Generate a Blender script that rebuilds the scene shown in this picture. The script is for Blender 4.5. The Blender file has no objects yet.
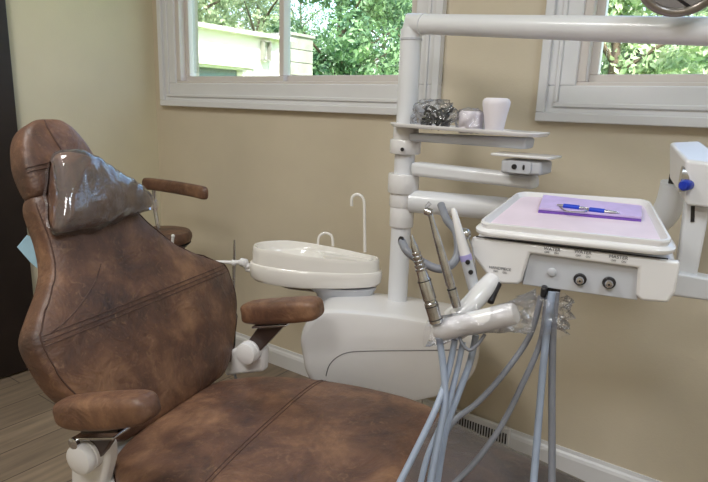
import bpy, bmesh, math, random
from mathutils import Vector, Matrix, noise
random.seed(7)
V = Vector
sc = bpy.context.scene
col = sc.collection
# ------------------------------------------------------------------ camera solution
RM = Matrix(((0.811, -0.157, 0.564), (0.585, 0.163, -0.795), (0.033, 0.974, 0.224)))
xa = RM.col[0].normalized(); za = RM.col[2]; za = (za - xa * za.dot(xa)).normalized(); ya = za.cross(xa)
RM = Matrix((xa, ya, za)).transposed()
FPX = 581.0
CAM = V((0, 0, 1.2))
W = 1.888                                   # window wall
XL = -2.61                                  # left wall
TH = math.radians(13)
F = V((math.cos(TH), math.sin(TH), 0)); L = V((-math.sin(TH), math.cos(TH), 0)); UP = V((0, 0, 1))
S = 0.857
def d(px, py): return RM @ V((px - 354.0, -(py - 241.0), -FPX))
def onp(px, py, p0, n):
    v = d(px, py); return CAM + v * ((V(p0) - CAM).dot(n) / v.dot(n))
def atY(px, py, y): return onp(px, py, (0, y, 0), V((0, 1, 0)))
def atX(px, py, x): return onp(px, py, (x, 0, 0), V((1, 0, 0)))
def atZ(px, py, z): return onp(px, py, (0, 0, z), UP)
def atL(px, py, l): return onp(px, py, L * l, L)
def atF(px, py, f): return onp(px, py, F * f, F)
def fl(f, l, z): return F * f + L * l + UP * z          # real metres in the chair's frame
def fs(f, l, z): return fl(f, l, z) * S

cd = bpy.data.cameras.new('camera'); cam = bpy.data.objects.new('camera', cd); col.objects.link(cam)
cam.matrix_world = Matrix.Translation(CAM) @ RM.to_4x4()
cd.sensor_fit = 'HORIZONTAL'; cd.sensor_width = 36; cd.lens = FPX / 708 * 36; cd.clip_start = .02; cd.clip_end = 300
sc.camera = cam
sc.view_settings.view_transform = 'Standard'; sc.view_settings.look = 'None'
sc.view_settings.gamma = 1; sc.view_settings.use_curve_mapping = False
sc.view_settings.exposure = 0.48

# ------------------------------------------------------------------ materials
def lin(c): return tuple(((x / 255) / 12.92 if x / 255 <= .04045 else ((x / 255 + .055) / 1.055) ** 2.4) for x in c) + (1,)
def mat(name, rgb, rough=.5, metal=0, coat=0, bump=0, bscale=60, var=0, vscale=6):
    m = bpy.data.materials.new(name); m.use_nodes = True; nt = m.node_tree; b = nt.nodes['Principled BSDF']
    b.inputs['Base Color'].default_value = lin(rgb); b.inputs['Roughness'].default_value = rough
    b.inputs['Metallic'].default_value = metal; b.inputs['Coat Weight'].default_value = coat
    tc = nt.nodes.new('ShaderNodeTexCoord')
    if var:
        n = nt.nodes.new('ShaderNodeTexNoise'); n.inputs['Scale'].default_value = vscale; n.inputs['Detail'].default_value = 5
        nt.links.new(tc.outputs['Object'], n.inputs['Vector'])
        r = nt.nodes.new('ShaderNodeValToRGB'); r.color_ramp.elements[0].position = .3; r.color_ramp.elements[1].position = .7
        r.color_ramp.elements[0].color = lin([max(0, x * (1 - var)) for x in rgb]); r.color_ramp.elements[1].color = lin([min(255, x * (1 + var)) for x in rgb])
        nt.links.new(n.outputs['Fac'], r.inputs['Fac']); nt.links.new(r.outputs['Color'], b.inputs['Base Color'])
    if bump:
        n = nt.nodes.new('ShaderNodeTexNoise'); n.inputs['Scale'].default_value = bscale; n.inputs['Detail'].default_value = 6
        nt.links.new(tc.outputs['Object'], n.inputs['Vector'])
        bp = nt.nodes.new('ShaderNodeBump'); bp.inputs['Strength'].default_value = bump; bp.inputs['Distance'].default_value = .01
        nt.links.new(n.outputs['Fac'], bp.inputs['Height']); nt.links.new(bp.outputs['Normal'], b.inputs['Normal'])
    return m
def film(name, tint=(255, 255, 255), gloss=.25, rough=.08, milky=.1, bump=.6, bs=30):
    """thin clear plastic: transparent + glossy + a little white diffuse"""
    m = bpy.data.materials.new(name); m.use_nodes = True; nt = m.node_tree; nt.nodes.clear()
    o = nt.nodes.new('ShaderNodeOutputMaterial'); t = nt.nodes.new('ShaderNodeBsdfTransparent'); t.inputs[0].default_value = lin(tint)
    g = nt.nodes.new('ShaderNodeBsdfGlossy'); g.inputs['Roughness'].default_value = rough
    df = nt.nodes.new('ShaderNodeBsdfDiffuse'); df.inputs[0].default_value = (.8, .8, .82, 1)
    tc = nt.nodes.new('ShaderNodeTexCoord'); n = nt.nodes.new('ShaderNodeTexNoise'); n.inputs['Scale'].default_value = bs; n.inputs['Detail'].default_value = 4
    n.inputs['Distortion'].default_value = 1.2
    nt.links.new(tc.outputs['Object'], n.inputs['Vector'])
    bp = nt.nodes.new('ShaderNodeBump'); bp.inputs['Strength'].default_value = bump; bp.inputs['Distance'].default_value = .02
    nt.links.new(n.outputs['Fac'], bp.inputs['Height'])
    for s in (g, df): nt.links.new(bp.outputs['Normal'], s.inputs['Normal'])
    fr = nt.nodes.new('ShaderNodeFresnel'); fr.inputs['IOR'].default_value = 1.45; nt.links.new(bp.outputs['Normal'], fr.inputs['Normal'])
    ma = nt.nodes.new('ShaderNodeMath'); ma.operation = 'MULTIPLY_ADD'; ma.inputs[1].default_value = gloss; ma.inputs[2].default_value = gloss * .08
    nt.links.new(fr.outputs[0], ma.inputs[0])
    m1 = nt.nodes.new('ShaderNodeMixShader'); nt.links.new(ma.outputs[0], m1.inputs[0]); nt.links.new(t.outputs[0], m1.inputs[1]); nt.links.new(g.outputs[0], m1.inputs[2])
    m2 = nt.nodes.new('ShaderNodeMixShader'); m2.inputs[0].default_value = milky
    nt.links.new(m1.outputs[0], m2.inputs[1]); nt.links.new(df.outputs[0], m2.inputs[2]); nt.links.new(m2.outputs[0], o.inputs[0])
    return m
def leather():
    m = bpy.data.materials.new('brown_leather'); m.use_nodes = True; nt = m.node_tree; b = nt.nodes['Principled BSDF']
    tc = nt.nodes.new('ShaderNodeTexCoord')
    def N(s, det, dist=0):
        n = nt.nodes.new('ShaderNodeTexNoise'); n.inputs['Scale'].default_value = s; n.inputs['Detail'].default_value = det; n.inputs['Distortion'].default_value = dist
        n.inputs['Roughness'].default_value = .65
        nt.links.new(tc.outputs['Object'], n.inputs['Vector']); return n
    n1 = N(6.5, 9, .4); r1 = nt.nodes.new('ShaderNodeValToRGB'); e = r1.color_ramp.elements
    e[0].position = .28; e[0].color = lin((58, 43, 39)); e[1].position = .72; e[1].color = lin((150, 112, 84))
    k = e.new(.5); k.color = lin((102, 72, 56))
    nt.links.new(n1.outputs['Fac'], r1.inputs['Fac'])
    n2 = N(38, 8, 1.5); r2 = nt.nodes.new('ShaderNodeValToRGB'); r2.color_ramp.elements[0].position = .56; r2.color_ramp.elements[1].position = .78
    r2.color_ramp.elements[0].color = (0, 0, 0, 1); r2.color_ramp.elements[1].color = (.55, .55, .55, 1)
    nt.links.new(n2.outputs['Fac'], r2.inputs['Fac'])
    mx = nt.nodes.new('ShaderNodeMix'); mx.data_type = 'RGBA'; mx.inputs['B'].default_value = lin((160, 124, 94))
    nt.links.new(r2.outputs['Color'], mx.inputs['Factor']); nt.links.new(r1.outputs['Color'], mx.inputs['A']); nt.links.new(mx.outputs['Result'], b.inputs['Base Color'])
    n3 = N(9, 4); r3 = nt.nodes.new('ShaderNodeMapRange'); r3.inputs['To Min'].default_value = .36; r3.inputs['To Max'].default_value = .58
    nt.links.new(n3.outputs['Fac'], r3.inputs['Value']); nt.links.new(r3.outputs['Result'], b.inputs['Roughness'])
    n4 = N(150, 6); bp = nt.nodes.new('ShaderNodeBump'); bp.inputs['Strength'].default_value = .25; bp.inputs['Distance'].default_value = .004
    nt.links.new(n4.outputs['Fac'], bp.inputs['Height'])
    n5 = N(11, 3, .8); bp2 = nt.nodes.new('ShaderNodeBump'); bp2.inputs['Strength'].default_value = .35; bp2.inputs['Distance'].default_value = .02
    nt.links.new(n5.outputs['Fac'], bp2.inputs['Height']); nt.links.new(bp.outputs['Normal'], bp2.inputs['Normal']); nt.links.new(bp2.outputs['Normal'], b.inputs['Normal'])
    return m
def floor_mat():
    m = bpy.data.materials.new('wood_plank_floor'); m.use_nodes = True; nt = m.node_tree; b = nt.nodes['Principled BSDF']
    tc = nt.nodes.new('ShaderNodeTexCoord'); mp = nt.nodes.new('ShaderNodeMapping'); mp.inputs['Rotation'].default_value = (0, 0, math.radians(90))
    nt.links.new(tc.outputs['Object'], mp.inputs['Vector'])
    br = nt.nodes.new('ShaderNodeTexBrick'); br.inputs['Scale'].default_value = 1; br.inputs['Brick Width'].default_value = 1.2; br.inputs['Row Height'].default_value = .16
    br.inputs['Mortar Size'].default_value = .002; br.inputs['Color1'].default_value = lin((150, 134, 116)); br.inputs['Color2'].default_value = lin((122, 108, 94)); br.inputs['Mortar'].default_value = lin((70, 60, 52))
    nt.links.new(mp.outputs[0], br.inputs['Vector'])
    mp2 = nt.nodes.new('ShaderNodeMapping'); mp2.inputs['Scale'].default_value = (14, 1.2, 1); nt.links.new(tc.outputs['Object'], mp2.inputs['Vector'])
    n = nt.nodes.new('ShaderNodeTexNoise'); n.inputs['Scale'].default_value = 3; n.inputs['Detail'].default_value = 7; nt.links.new(mp2.outputs[0], n.inputs['Vector'])
    r = nt.nodes.new('ShaderNodeValToRGB'); r.color_ramp.elements[0].color = (.65, .64, .64, 1); r.color_ramp.elements[0].position = .3; r.color_ramp.elements[1].color = (1.2, 1.16, 1.12, 1); r.color_ramp.elements[1].position = .7
    nt.links.new(n.outputs['Fac'], r.inputs['Fac'])
    mx = nt.nodes.new('ShaderNodeMix'); mx.data_type = 'RGBA'; mx.blend_type = 'MULTIPLY'; mx.inputs['Factor'].default_value = .8
    nt.links.new(br.outputs['Color'], mx.inputs['A']); nt.links.new(r.outputs['Color'], mx.inputs['B']); nt.links.new(mx.outputs['Result'], b.inputs['Base Color'])
    b.inputs['Roughness'].default_value = .4
    return m
M = dict(
    leather=leather(), floor=floor_mat(),
    wall=mat('tan_wall_paint', (210, 198, 176), .8, bump=.08, bscale=180, var=.02, vscale=3),
    wall_side=mat('tan_wall_paint_lit', (212, 204, 178), .8, bump=.08, bscale=180, var=.02, vscale=3),  # same wall paint, with the left wall's window light put into its colour
    ceil=mat('ceiling_white', (235, 233, 228), .9, var=.01),
    trim=mat('white_trim', (226, 226, 228), .35, var=.01),
    vinyl=mat('window_vinyl', (214, 206, 200), .35, var=.01),
    door=mat('espresso_wood', (34, 26, 24), .35, var=.15, vscale=8),
    white=mat('white_plastic', (232, 230, 230), .22, coat=.3, var=.01),
    bowl=mat('bowl_ceramic', (240, 236, 230), .14, coat=.5, var=.01),
    enamel=mat('white_enamel', (228, 229, 232), .3, coat=.2, var=.01),
    grey=mat('grey_panel', (196, 198, 204), .4, var=.02),
    dark=mat('dark_plastic', (38, 36, 38), .4, var=.05),
    armmetal=mat('dark_arm_paint', (66, 52, 48), .35, var=.05),
    line=mat('panel_seam', (110, 108, 108), .6, var=.05),
    chrome=mat('chrome', (205, 205, 210), .18, 1, var=.03),
    steel=mat('brushed_steel', (196, 196, 198), .24, 1, var=.08, vscale=40),
    hose=mat('blue_grey_hose', (158, 170, 190), .4, var=.04, vscale=20),
    hosed=mat('grey_hose', (128, 130, 138), .42, var=.04, vscale=20),
    pink=mat('pink_tray_liner', (232, 214, 224), .5, var=.03, vscale=9),
    purple=mat('purple_napkin', (204, 184, 230), .7, var=.04, vscale=30),
    purple2=mat('purple_edge', (118, 78, 178), .6, var=.04),
    blue=mat('blue_grip', (28, 66, 200), .3, var=.05),
    knob=mat('blue_knob', (22, 52, 170), .25, var=.05),
    bib=mat('pale_blue_paper', (168, 208, 232), .7, var=.04, vscale=20),
    stitch=mat('dark_stitch', (74, 50, 40), .6, var=.1, vscale=60),
    ink=mat('grey_ink', (84, 84, 92), .6, var=.02),
    lav=mat('lavender_band', (176, 168, 220), .4, var=.03),
    paper=mat('white_paper', (238, 232, 238), .6, var=.02),
    bag=film('clear_bag', (246, 240, 242), 1.1, .07, .065, .35, 10),
    sleeve=film('clear_sleeve', (252, 252, 254), .7, .14, .04, .5, 30),
    sheet=film('foot_sheet', (232, 230, 238), .8, .22, .09, .6, 9),
    glass=film('window_glass', (250, 252, 252), .3, .0, .0, 0, 1),
    stucco=mat('white_stucco', (232, 228, 222), .9, bump=.1, var=.03, vscale=1),
    gdoor=mat('garage_door_grey', (98, 112, 120), .6, var=.04),
    block=mat('grey_block', (150, 150, 140), .9, var=.08, vscale=2),
    bark=mat('bark', (84, 72, 58), .9, bump=.5, bscale=12, var=.2),
    grass=mat('lawn', (104, 140, 62), .9, var=.2, vscale=3),
    black=mat('black_bits', (26, 30, 30), .35, var=.4, vscale=60),
    lampglass=mat('lamp_reflector', (190, 196, 206), .08, 1, var=.05),
    lampring=mat('lamp_bezel', (140, 132, 124), .3, .6, var=.05),
)
# leaves
def leafmat(name, a, b_):
    m = bpy.data.materials.new(name); m.use_nodes = True; nt = m.node_tree; b = nt.nodes['Principled BSDF']
    g = nt.nodes.new('ShaderNodeTexCoord'); n = nt.nodes.new('ShaderNodeTexNoise'); n.inputs['Scale'].default_value = 1.6; n.inputs['Detail'].default_value = 6
    nt.links.new(g.outputs['Object'], n.inputs['Vector']); r = nt.nodes.new('ShaderNodeValToRGB')
    r.color_ramp.elements[0].position = .35; r.color_ramp.elements[1].position = .65
    r.color_ramp.elements[0].color = lin(a); r.color_ramp.elements[1].color = lin(b_)
    nt.links.new(n.outputs['Fac'], r.inputs['Fac']); nt.links.new(r.outputs['Color'], b.inputs['Base Color']); b.inputs['Roughness'].default_value = .45
    tl = nt.nodes.new('ShaderNodeBsdfTranslucent'); nt.links.new(r.outputs['Color'], tl.inputs[0])
    mx = nt.nodes.new('ShaderNodeMixShader'); mx.inputs[0].default_value = .35
    nt.links.new(b.outputs[0], mx.inputs[1]); nt.links.new(tl.outputs[0], mx.inputs[2]); nt.links.new(mx.outputs[0], nt.nodes['Material Output'].inputs[0])
    return m
M['leafA'] = leafmat('green_leaves', (58, 98, 66), (146, 180, 128))
M['leafB'] = leafmat('pale_leaves', (120, 150, 104), (206, 220, 178))

# ------------------------------------------------------------------ object helpers
ORG = {}
def reg(o, org, label, cat, group, kind):
    if label: o['label'] = label
    if cat: o['category'] = cat
    if group: o['group'] = group
    if kind: o['kind'] = kind
    ORG[o] = org
def thing(name, loc, label=None, cat=None, group=None, kind=None):
    o = bpy.data.objects.new(name, None); col.objects.link(o); o.location = loc; o.empty_display_size = .05
    reg(o, V(loc), label, cat, group, kind); return o
class MB:
    """collects pieces of ONE part"""
    def __init__(s): s.v = []; s.f = []; s.uv = None
    def add(s, vs, fs):
        n = len(s.v); s.v += [V(v) for v in vs]; s.f += [tuple(i + n for i in f) for f in fs]; return s
    def loft(s, rings, cap=True, closed=True):
        n = len(rings[0]); vs = [p for r in rings for p in r]; fs = []
        for i in range(len(rings) - 1):
            for j in range(n if closed else n - 1):
                k = (j + 1) % n; fs.append((i * n + j, i * n + k, (i + 1) * n + k, (i + 1) * n + j))
        if cap and closed: fs.append(tuple(reversed(range(n)))); fs.append(tuple(range((len(rings) - 1) * n, len(rings) * n)))
        return s.add(vs, fs)
    def box(s, c, size, ax=None):
        c = V(c); X, Y, Z = ax or (V((1, 0, 0)), V((0, 1, 0)), UP); h = [q / 2 for q in size]
        vs = [c + X * (h[0] * i) + Y * (h[1] * j) + Z * (h[2] * k) for i in (-1, 1) for j in (-1, 1) for k in (-1, 1)]
        return s.add(vs, [(0, 1, 3, 2), (4, 6, 7, 5), (0, 4, 5, 1), (2, 3, 7, 6), (0, 2, 6, 4), (1, 5, 7, 3)])
    def prism(s, poly, vec):
        poly = [V(p) for p in poly]; n = len(poly); vec = V(vec)
        vs = poly + [p + vec for p in poly]
        fs = [tuple(range(n)), tuple(reversed(range(n, 2 * n)))] + [(i, i + n, (i + 1) % n + n, (i + 1) % n) for i in range(n)]
        return s.add(vs, fs)
    def tube(s, pts, r, n=12, cap=True, sub=0):
        pts = [V(p) for p in pts]
        if sub: pts, r = smooth_path(pts, sub, r)
        m = len(pts); rr = r if isinstance(r, (list, tuple)) else [r] * m; rings = []; u = None
        for i, p in enumerate(pts):
            t = (pts[min(i + 1, m - 1)] - pts[max(i - 1, 0)])
            if t.length < 1e-7: t = V((0, 0, 1))
            t.normalize()
            if u is None: u = t.orthogonal().normalized()
            u = (u - t * u.dot(t)); u = u.normalized() if u.length > 1e-6 else t.orthogonal().normalized()
            w = t.cross(u); rings.append([p + (u * math.cos(a) + w * math.sin(a)) * rr[i] for a in [2 * math.pi * k / n for k in range(n)]])
        return s.loft(rings, cap)
    def cyl(s, a, b, r, r2=None, n=24): return s.tube([a, b], [r, r2 if r2 is not None else r], n)
    def lathe(s, base, axis, prof, n=24):
        base = V(base); ax = V(axis).normalized(); u = ax.orthogonal().normalized(); w = ax.cross(u)
        rings = [[base + ax * h + (u * math.cos(a) + w * math.sin(a)) * max(r, .0002) for a in [2 * math.pi * k / n for k in range(n)]] for r, h in prof]
        return s.loft(rings)
    def sphere(s, c, r, n=16):
        rr = r if isinstance(r, (tuple, list)) else (r, r, r); rings = []
        for i in range(n + 1):
            t = math.pi * i / n; q = max(math.sin(t), .01)
            rings.append([V(c) + V((rr[0] * q * math.cos(a), rr[1] * q * math.sin(a), -rr[2] * math.cos(t))) for a in [2 * math.pi * k / (2 * n) for k in range(2 * n)]])
        return s.loft(rings)
    def build(s, name, m, parent=None, label=None, cat=None, group=None, kind=None, bevel=0, seg=3, smooth=True, sub=0, loc=None, angle=40, solid=0):
        me = bpy.data.meshes.new(name)
        if parent is not None: org = ORG[parent]
        elif loc is not None: org = V(loc)
        else:
            lo = V([min(v[i] for v in s.v) for i in range(3)]); hi = V([max(v[i] for v in s.v) for i in range(3)])
            org = V(((lo.x + hi.x) / 2, (lo.y + hi.y) / 2, lo.z))
        me.from_pydata([tuple(v - org) for v in s.v], [], s.f); me.validate(); me.update()
        bm = bmesh.new(); bm.from_mesh(me); bmesh.ops.recalc_face_normals(bm, faces=bm.faces[:]); bm.to_mesh(me); bm.free()
        me.materials.append(m); o = bpy.data.objects.new(name, me); col.objects.link(o)
        if parent is not None: o.parent = parent
        else: o.location = org
        if smooth:
            for p in me.polygons: p.use_smooth = True
            try: me.set_sharp_from_angle(angle=math.radians(angle))
            except Exception: pass
        if solid:
            md = o.modifiers.new('solid', 'SOLIDIFY'); md.thickness = solid; md.offset = 0
        if bevel:
            md = o.modifiers.new('bevel', 'BEVEL'); md.width = bevel; md.segments = seg; md.limit_method = 'ANGLE'; md.angle_limit = math.radians(35); md.harden_normals = False
            for p in me.polygons: p.use_smooth = True
        if sub:
            md = o.modifiers.new('sub', 'SUBSURF'); md.levels = sub; md.render_levels = sub
        reg(o, org, label, cat, group, kind); return o
def smooth_path(pts, k, r=None):
    P = [pts[0]] + list(pts) + [pts[-1]]; out = []; ro = []
    R_ = r if isinstance(r, (list, tuple)) else None
    for i in range(len(pts) - 1):
        p0, p1, p2, p3 = P[i:i + 4]
        for j in range(k):
            t = j / k
            out.append(.5 * ((2 * p1) + (p2 - p0) * t + (2 * p0 - 5 * p1 + 4 * p2 - p3) * t * t + (3 * p1 - p0 - 3 * p2 + p3) * t ** 3))
            if R_: ro.append(R_[i] * (1 - t) + R_[i + 1] * t)
    out.append(pts[-1])
    if R_: ro.append(R_[-1])
    return out, (ro if R_ else r)
def catrom(rows, k):
    """rows of number tuples -> smoothed"""
    rows = [tuple(map(float, r)) for r in rows]; P = [rows[0]] + rows + [rows[-1]]; out = []
    for i in range(len(rows) - 1):
        for j in range(k):
            t = j / k; q = []
            for a, b, c, e in zip(*P[i:i + 4]):
                q.append(.5 * (2 * b + (c - a) * t + (2 * a - 5 * b + 4 * c - e) * t * t + (3 * b - a - 3 * c + e) * t ** 3))
            out.append(tuple(q))
    out.append(rows[-1]); return out
def sup(c, U, Vv, a, b, e=4, n=40):
    r = []
    for k in range(n):
        t = 2 * math.pi * k / n; ct, st = math.cos(t), math.sin(t)
        r.append(c + U * (a * math.copysign(abs(ct) ** (2 / e), ct)) + Vv * (b * math.copysign(abs(st) ** (2 / e), st)))
    return r
def rrect(c, U, Vv, a, b, r, n=6):
    """rounded rectangle ring, half sizes a, b"""
    out = []
    for (sx, sy, a0) in ((1, 1, 0), (-1, 1, 90), (-1, -1, 180), (1, -1, 270)):
        for k in range(n + 1):
            t = math.radians(a0 + 90 * k / n); out.append(c + U * (sx * (a - r) + r * math.cos(t)) + Vv * (sy * (b - r) + r * math.sin(t)))
    return out
def text(body, p, X, Yv, size, m, parent, name='printed_text'):
    cu = bpy.data.curves.new(name, 'FONT'); cu.body = body; cu.size = size; cu.align_x = 'CENTER'; cu.align_y = 'CENTER'; cu.extrude = .0002
    t = bpy.data.objects.new(name + '_c', cu); col.objects.link(t); bpy.context.view_layer.update()
    me = bpy.data.meshes.new_from_object(t.evaluated_get(bpy.context.evaluated_depsgraph_get())); bpy.data.objects.remove(t); bpy.data.curves.remove(cu)
    me.name = name; Z = X.cross(Yv).normalized(); org = ORG[parent]
    me.transform(Matrix.Translation(V(p) - org) @ Matrix((X, Yv, Z)).transposed().to_4x4())
    me.materials.clear(); me.materials.append(m); o = bpy.data.objects.new(name, me); col.objects.link(o); o.parent = parent; ORG[o] = org; return o

# ------------------------------------------------------------------ room shell
x0, x1, y0, H = XL, 1.5, -2.2, 2.5
MB().box(((x0 + x1) / 2, (y0 + W) / 2, -.05), (x1 - x0 + .4, W - y0 + .4, .1)).build('floor', M['floor'], kind='structure', smooth=False)
MB().box(((x0 + x1) / 2, (y0 + W) / 2, H + .05), (x1 - x0 + .4, W - y0 + .4, .1)).build('ceiling', M['ceil'], kind='structure', smooth=False)
MB().box((x0 - .06, (y0 + W) / 2, H / 2), (.12, W - y0 + .3, H)).build('wall_left', M['wall_side'], kind='structure', smooth=False)
MB().box((x1 + .06, (y0 + W) / 2, H / 2), (.12, W - y0 + .3, H)).build('wall_right', M['wall'], kind='structure', smooth=False)
MB().box(((x0 + x1) / 2, y0 - .06, H / 2), (x1 - x0, .12, H)).build('wall_back', M['wall'], kind='structure', smooth=False)
WZ0 = 1.262; WZ1 = 2.16                    # rough opening heights
o1 = (-2.44, -1.085); o2 = (-.535, .82)
wb = MB(); T = .14
def wseg(a, b, z0, z1): wb.box(((a + b) / 2, W + T / 2, (z0 + z1) / 2), (b - a, T, z1 - z0))
wseg(x0, x1, 0, WZ0); wseg(x0, x1, WZ1, H); wseg(x0, o1[0], WZ0, WZ1); wseg(o1[1], o2[0], WZ0, WZ1); wseg(o2[1], x1, WZ0, WZ1)
wb.build('wall_window', M['wall'], kind='structure', smooth=False)
def bar_profile(a, b):                      # baseboard along a->b, wall behind
    a, b = V(a), V(b); n = (b - a).normalized().cross(UP) 
    prof = [(0, 0), (.016, 0), (.016, .062), (.012, .072), (.006, .078), (.004, .09), (0, .09)]
    return [[p + n * (q[0]) + UP * q[1] for q in prof] for p in (a, b)]
for nm, a, b in (('baseboard_window', (XL, W, 0), (x1, W, 0)), ('baseboard_left', (XL, y0, 0), (XL, W, 0))):
    r = bar_profile(a, b); c = (r[0][1] - r[0][0])
    MB().loft(r).build(nm, M['trim'], kind='structure', smooth=False)

def frame(mb, xa, xb, za, zb, w, y, dep, wb_=None):
    """rectangular picture-frame; outer edges xa..xb, za..zb, member width w, front at y (towards room) with depth dep"""
    wz = wb_ or w
    for (c, s) in ((((xa + xb) / 2, y + dep / 2, za + wz / 2), (xb - xa, dep, wz)), (((xa + xb) / 2, y + dep / 2, zb - wz / 2), (xb - xa, dep, wz)),
                   ((xa + w / 2, y + dep / 2, (za + zb) / 2), (w, dep, zb - za - 2 * wz)), ((xb - w / 2, y + dep / 2, (za + zb) / 2), (w, dep, zb - za - 2 * wz))):
        mb.box(c, s)
def window(n, oa, ob, mid, casing_out):
    root = thing('window_%d' % n, ((oa + ob) / 2, W, WZ0), kind='structure')
    c = MB(); e = casing_out
    frame(c, oa - e, ob + e, WZ0 - e + .015, WZ1 + e, e + .01, W - .016, .016)
    frame(c, oa - e, ob + e, WZ0 - e + .015, WZ1 + e, .028, W - .030, .015)
    frame(c, oa - e + .05, ob + e - .05, WZ0 - e + .06, WZ1 + e - .05, .014, W - .023, .008)
    c.build('window_casing', M['trim'], root, bevel=.003, seg=2)
    f = MB(); frame(f, oa, ob, WZ0, WZ1, .036, W - .006, .1); f.build('window_frame', M['vinyl'], root, bevel=.003, seg=2)
    xm = mid
    s = MB(); frame(s, oa + .034, xm + .022, WZ0 + .034, WZ1 - .034, .026, W + .03, .03); sa = s.build('window_sash', M['vinyl'], root, bevel=.003, seg=2)
    MB().box(((oa + xm) / 2 + .035, W + .045, (WZ0 + WZ1) / 2), (xm - oa - .08, .004, WZ1 - WZ0 - .15)).build('window_pane', M['glass'], sa, smooth=False)
    s = MB(); frame(s, xm - .022, ob - .034, WZ0 + .034, WZ1 - .034, .03, W + .062, .03); sa = s.build('window_sash', M['vinyl'], root, bevel=.003, seg=2)
    MB().box(((ob + xm) / 2 - .035, W + .077, (WZ0 + WZ1) / 2), (ob - xm - .08, .004, WZ1 - WZ0 - .15)).build('window_pane', M['glass'], sa, smooth=False)
window(1, o1[0], o1[1], atY(282, 50, W + .045).x, .1)
window(2, o2[0], o2[1], .15, .1)

# dark door slab standing on the left wall
pe = atX(34, 300, XL + .05)
root = thing('door_1', (XL, pe.y - .4, 0), kind='structure')
MB().box((XL + .026, pe.y - .42, 1.02), (.05, .84, 2.02)).build('door_panel', M['door'], root, bevel=.003)
MB().tube([(XL + .05, pe.y - .76, .98), (XL + .1, pe.y - .76, .98), (XL + .1, pe.y - .66, .98)], .009, 12).build('door_handle', M['steel'], root)

# floor register on the baseboard
ra, rb = atY(457, 408, W - .02), atY(511, 428, W - .02)
root = thing('wall_register', ((ra.x + rb.x) / 2, W - .02, .02), 'white metal air register with dark slots set into the baseboard', 'vent')
xa_, xb_ = ra.x, rb.x
MB().box(((xa_ + xb_) / 2, W - .024, .06), (xb_ - xa_, .016, .085)).build('register_plate', M['trim'], root, bevel=.003)
sl = MB(); k = 0
while xa_ + .012 + k * .0105 < xb_ - .01: sl.box((xa_ + .012 + k * .0105, W - .0335, .062), (.0045, .003, .04)); k += 1
sl.build('register_slots', M['dark'], root, smooth=False)

# ------------------------------------------------------------------ dental chair
chair = thing('dental_chair', fs(-.75, 1.29, 0), 'brown distressed leather dental chair with plastic-covered headrest and white hubs', 'dental chair')
CL = 1.29 * S
# base and column
bs = MB(); bs.loft([sup(fs(-.62, 1.29, z), F, L, a, b, 3.2, 48) for a, b, z in ((.36, .2, 0), (.36, .2, .03), (.34, .18, .05), (.12, .11, .09))])
bs.build('base', M['white'], chair)
bs = MB(); bs.box(fs(-.72, 1.29, .24), (.26, .2, .3), (F, L, UP)); bs.build('lift_column', M['white'], chair, bevel=.03)
fr = MB(); fr.box(fs(-.74, 1.29, .405), (.56, .34, .05), (F, L, UP)); fr.box(fs(-1.13, 1.29, .41), (.12, .36, .07), (F, L, UP))
fr.build('seat_frame', M['white'], chair, bevel=.012)
MB().tube([fs(-1.15, 1.06, .512), fs(-1.15, 1.30, .514), fs(-1.15, 1.56, .512)], .013, 10).build('hinge_rail', M['trim'], chair)
# seat cushion
def cushion(rows, U, n=44, e=3.6, top=None):
    return [sup(c, U, N_, a, b, e, n) for (c, N_, a, b) in rows]
def profile_rows(table, k=6):
    return catrom(table, k)
seat_t = [(-1.11, .19, .476, .015), (-1.10, .245, .479, .032), (-1.07, .28, .484, .045), (-1.0, .325, .492, .052), (-.9, .362, .498, .055), (-.8, .388, .5, .056), (-.66, .408, .5, .056), (-.52, .408, .5, .056), (-.45, .395, .5, .055), (-.385, .37, .5, .054), (-.3, .315, .49, .05), (-.2, .285, .485, .048), (0, .215, .48, .045), (.12, .16, .475, .04), (.2, .14, .482, .034), (.24, .08, .48, .022), (.25, .03, .48, .01)]
rows = []
for f_, hw, zt, hh in catrom(seat_t, 5):
    hh = max(hh, .008); rows.append((fs(f_, 1.29, zt - hh), max(hw, .01) * S, hh * S))
rings = []
def crown(u, hw): return .014 * (1 - abs(u) ** 2.4)
for c, a, b in rows:
    r = sup(c, L, UP, a, b, 4.2, 56)
    r = [p + UP * (crown((p - c).dot(L) / a, a) if (p - c).z > 0 else 0) for p in r]
    rings.append(r)
NS = 6 * 5
def frange(rs, a, b): return rs[a:b]
idx_foot = 9 * 5 + 1
seat = MB().loft(rings[:idx_foot + 1], True).build('seat', M['leather'], chair)
foot = MB().loft(rings[idx_foot - 1 if False else idx_foot:], True).build('foot_cushion', M['leather'], chair)
def surf_row(f_, lift=.001):
    """top-surface line across the seat at station f_ (chair units)"""
    tab = catrom(seat_t, 5)
    i = min(range(len(tab)), key=lambda q: abs(tab[q][0] - f_)); c, a, b = rows[i]; r = rings[i]
    up = sorted([p for p in r if (p - c).z > -b * .3], key=lambda p: (p - c).dot(L)); dl = (F * (f_ * S) - F * (c.dot(F)))
    return [p + dl + UP * lift for p in up]
for off in (-.785, -.773):
    MB().tube(surf_row(off, .0001), .0013, 6).build('seat_seam', M['stitch'], seat)
# side piping round the seat
pp = []
for i in range(3, idx_foot, 2):
    c, a, b = rows[i]; pp.append(c - L * (a * 1.0) - UP * b * .15)
MB().tube(pp, .003, 6).build('seat_piping', M['stitch'], seat)
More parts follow.
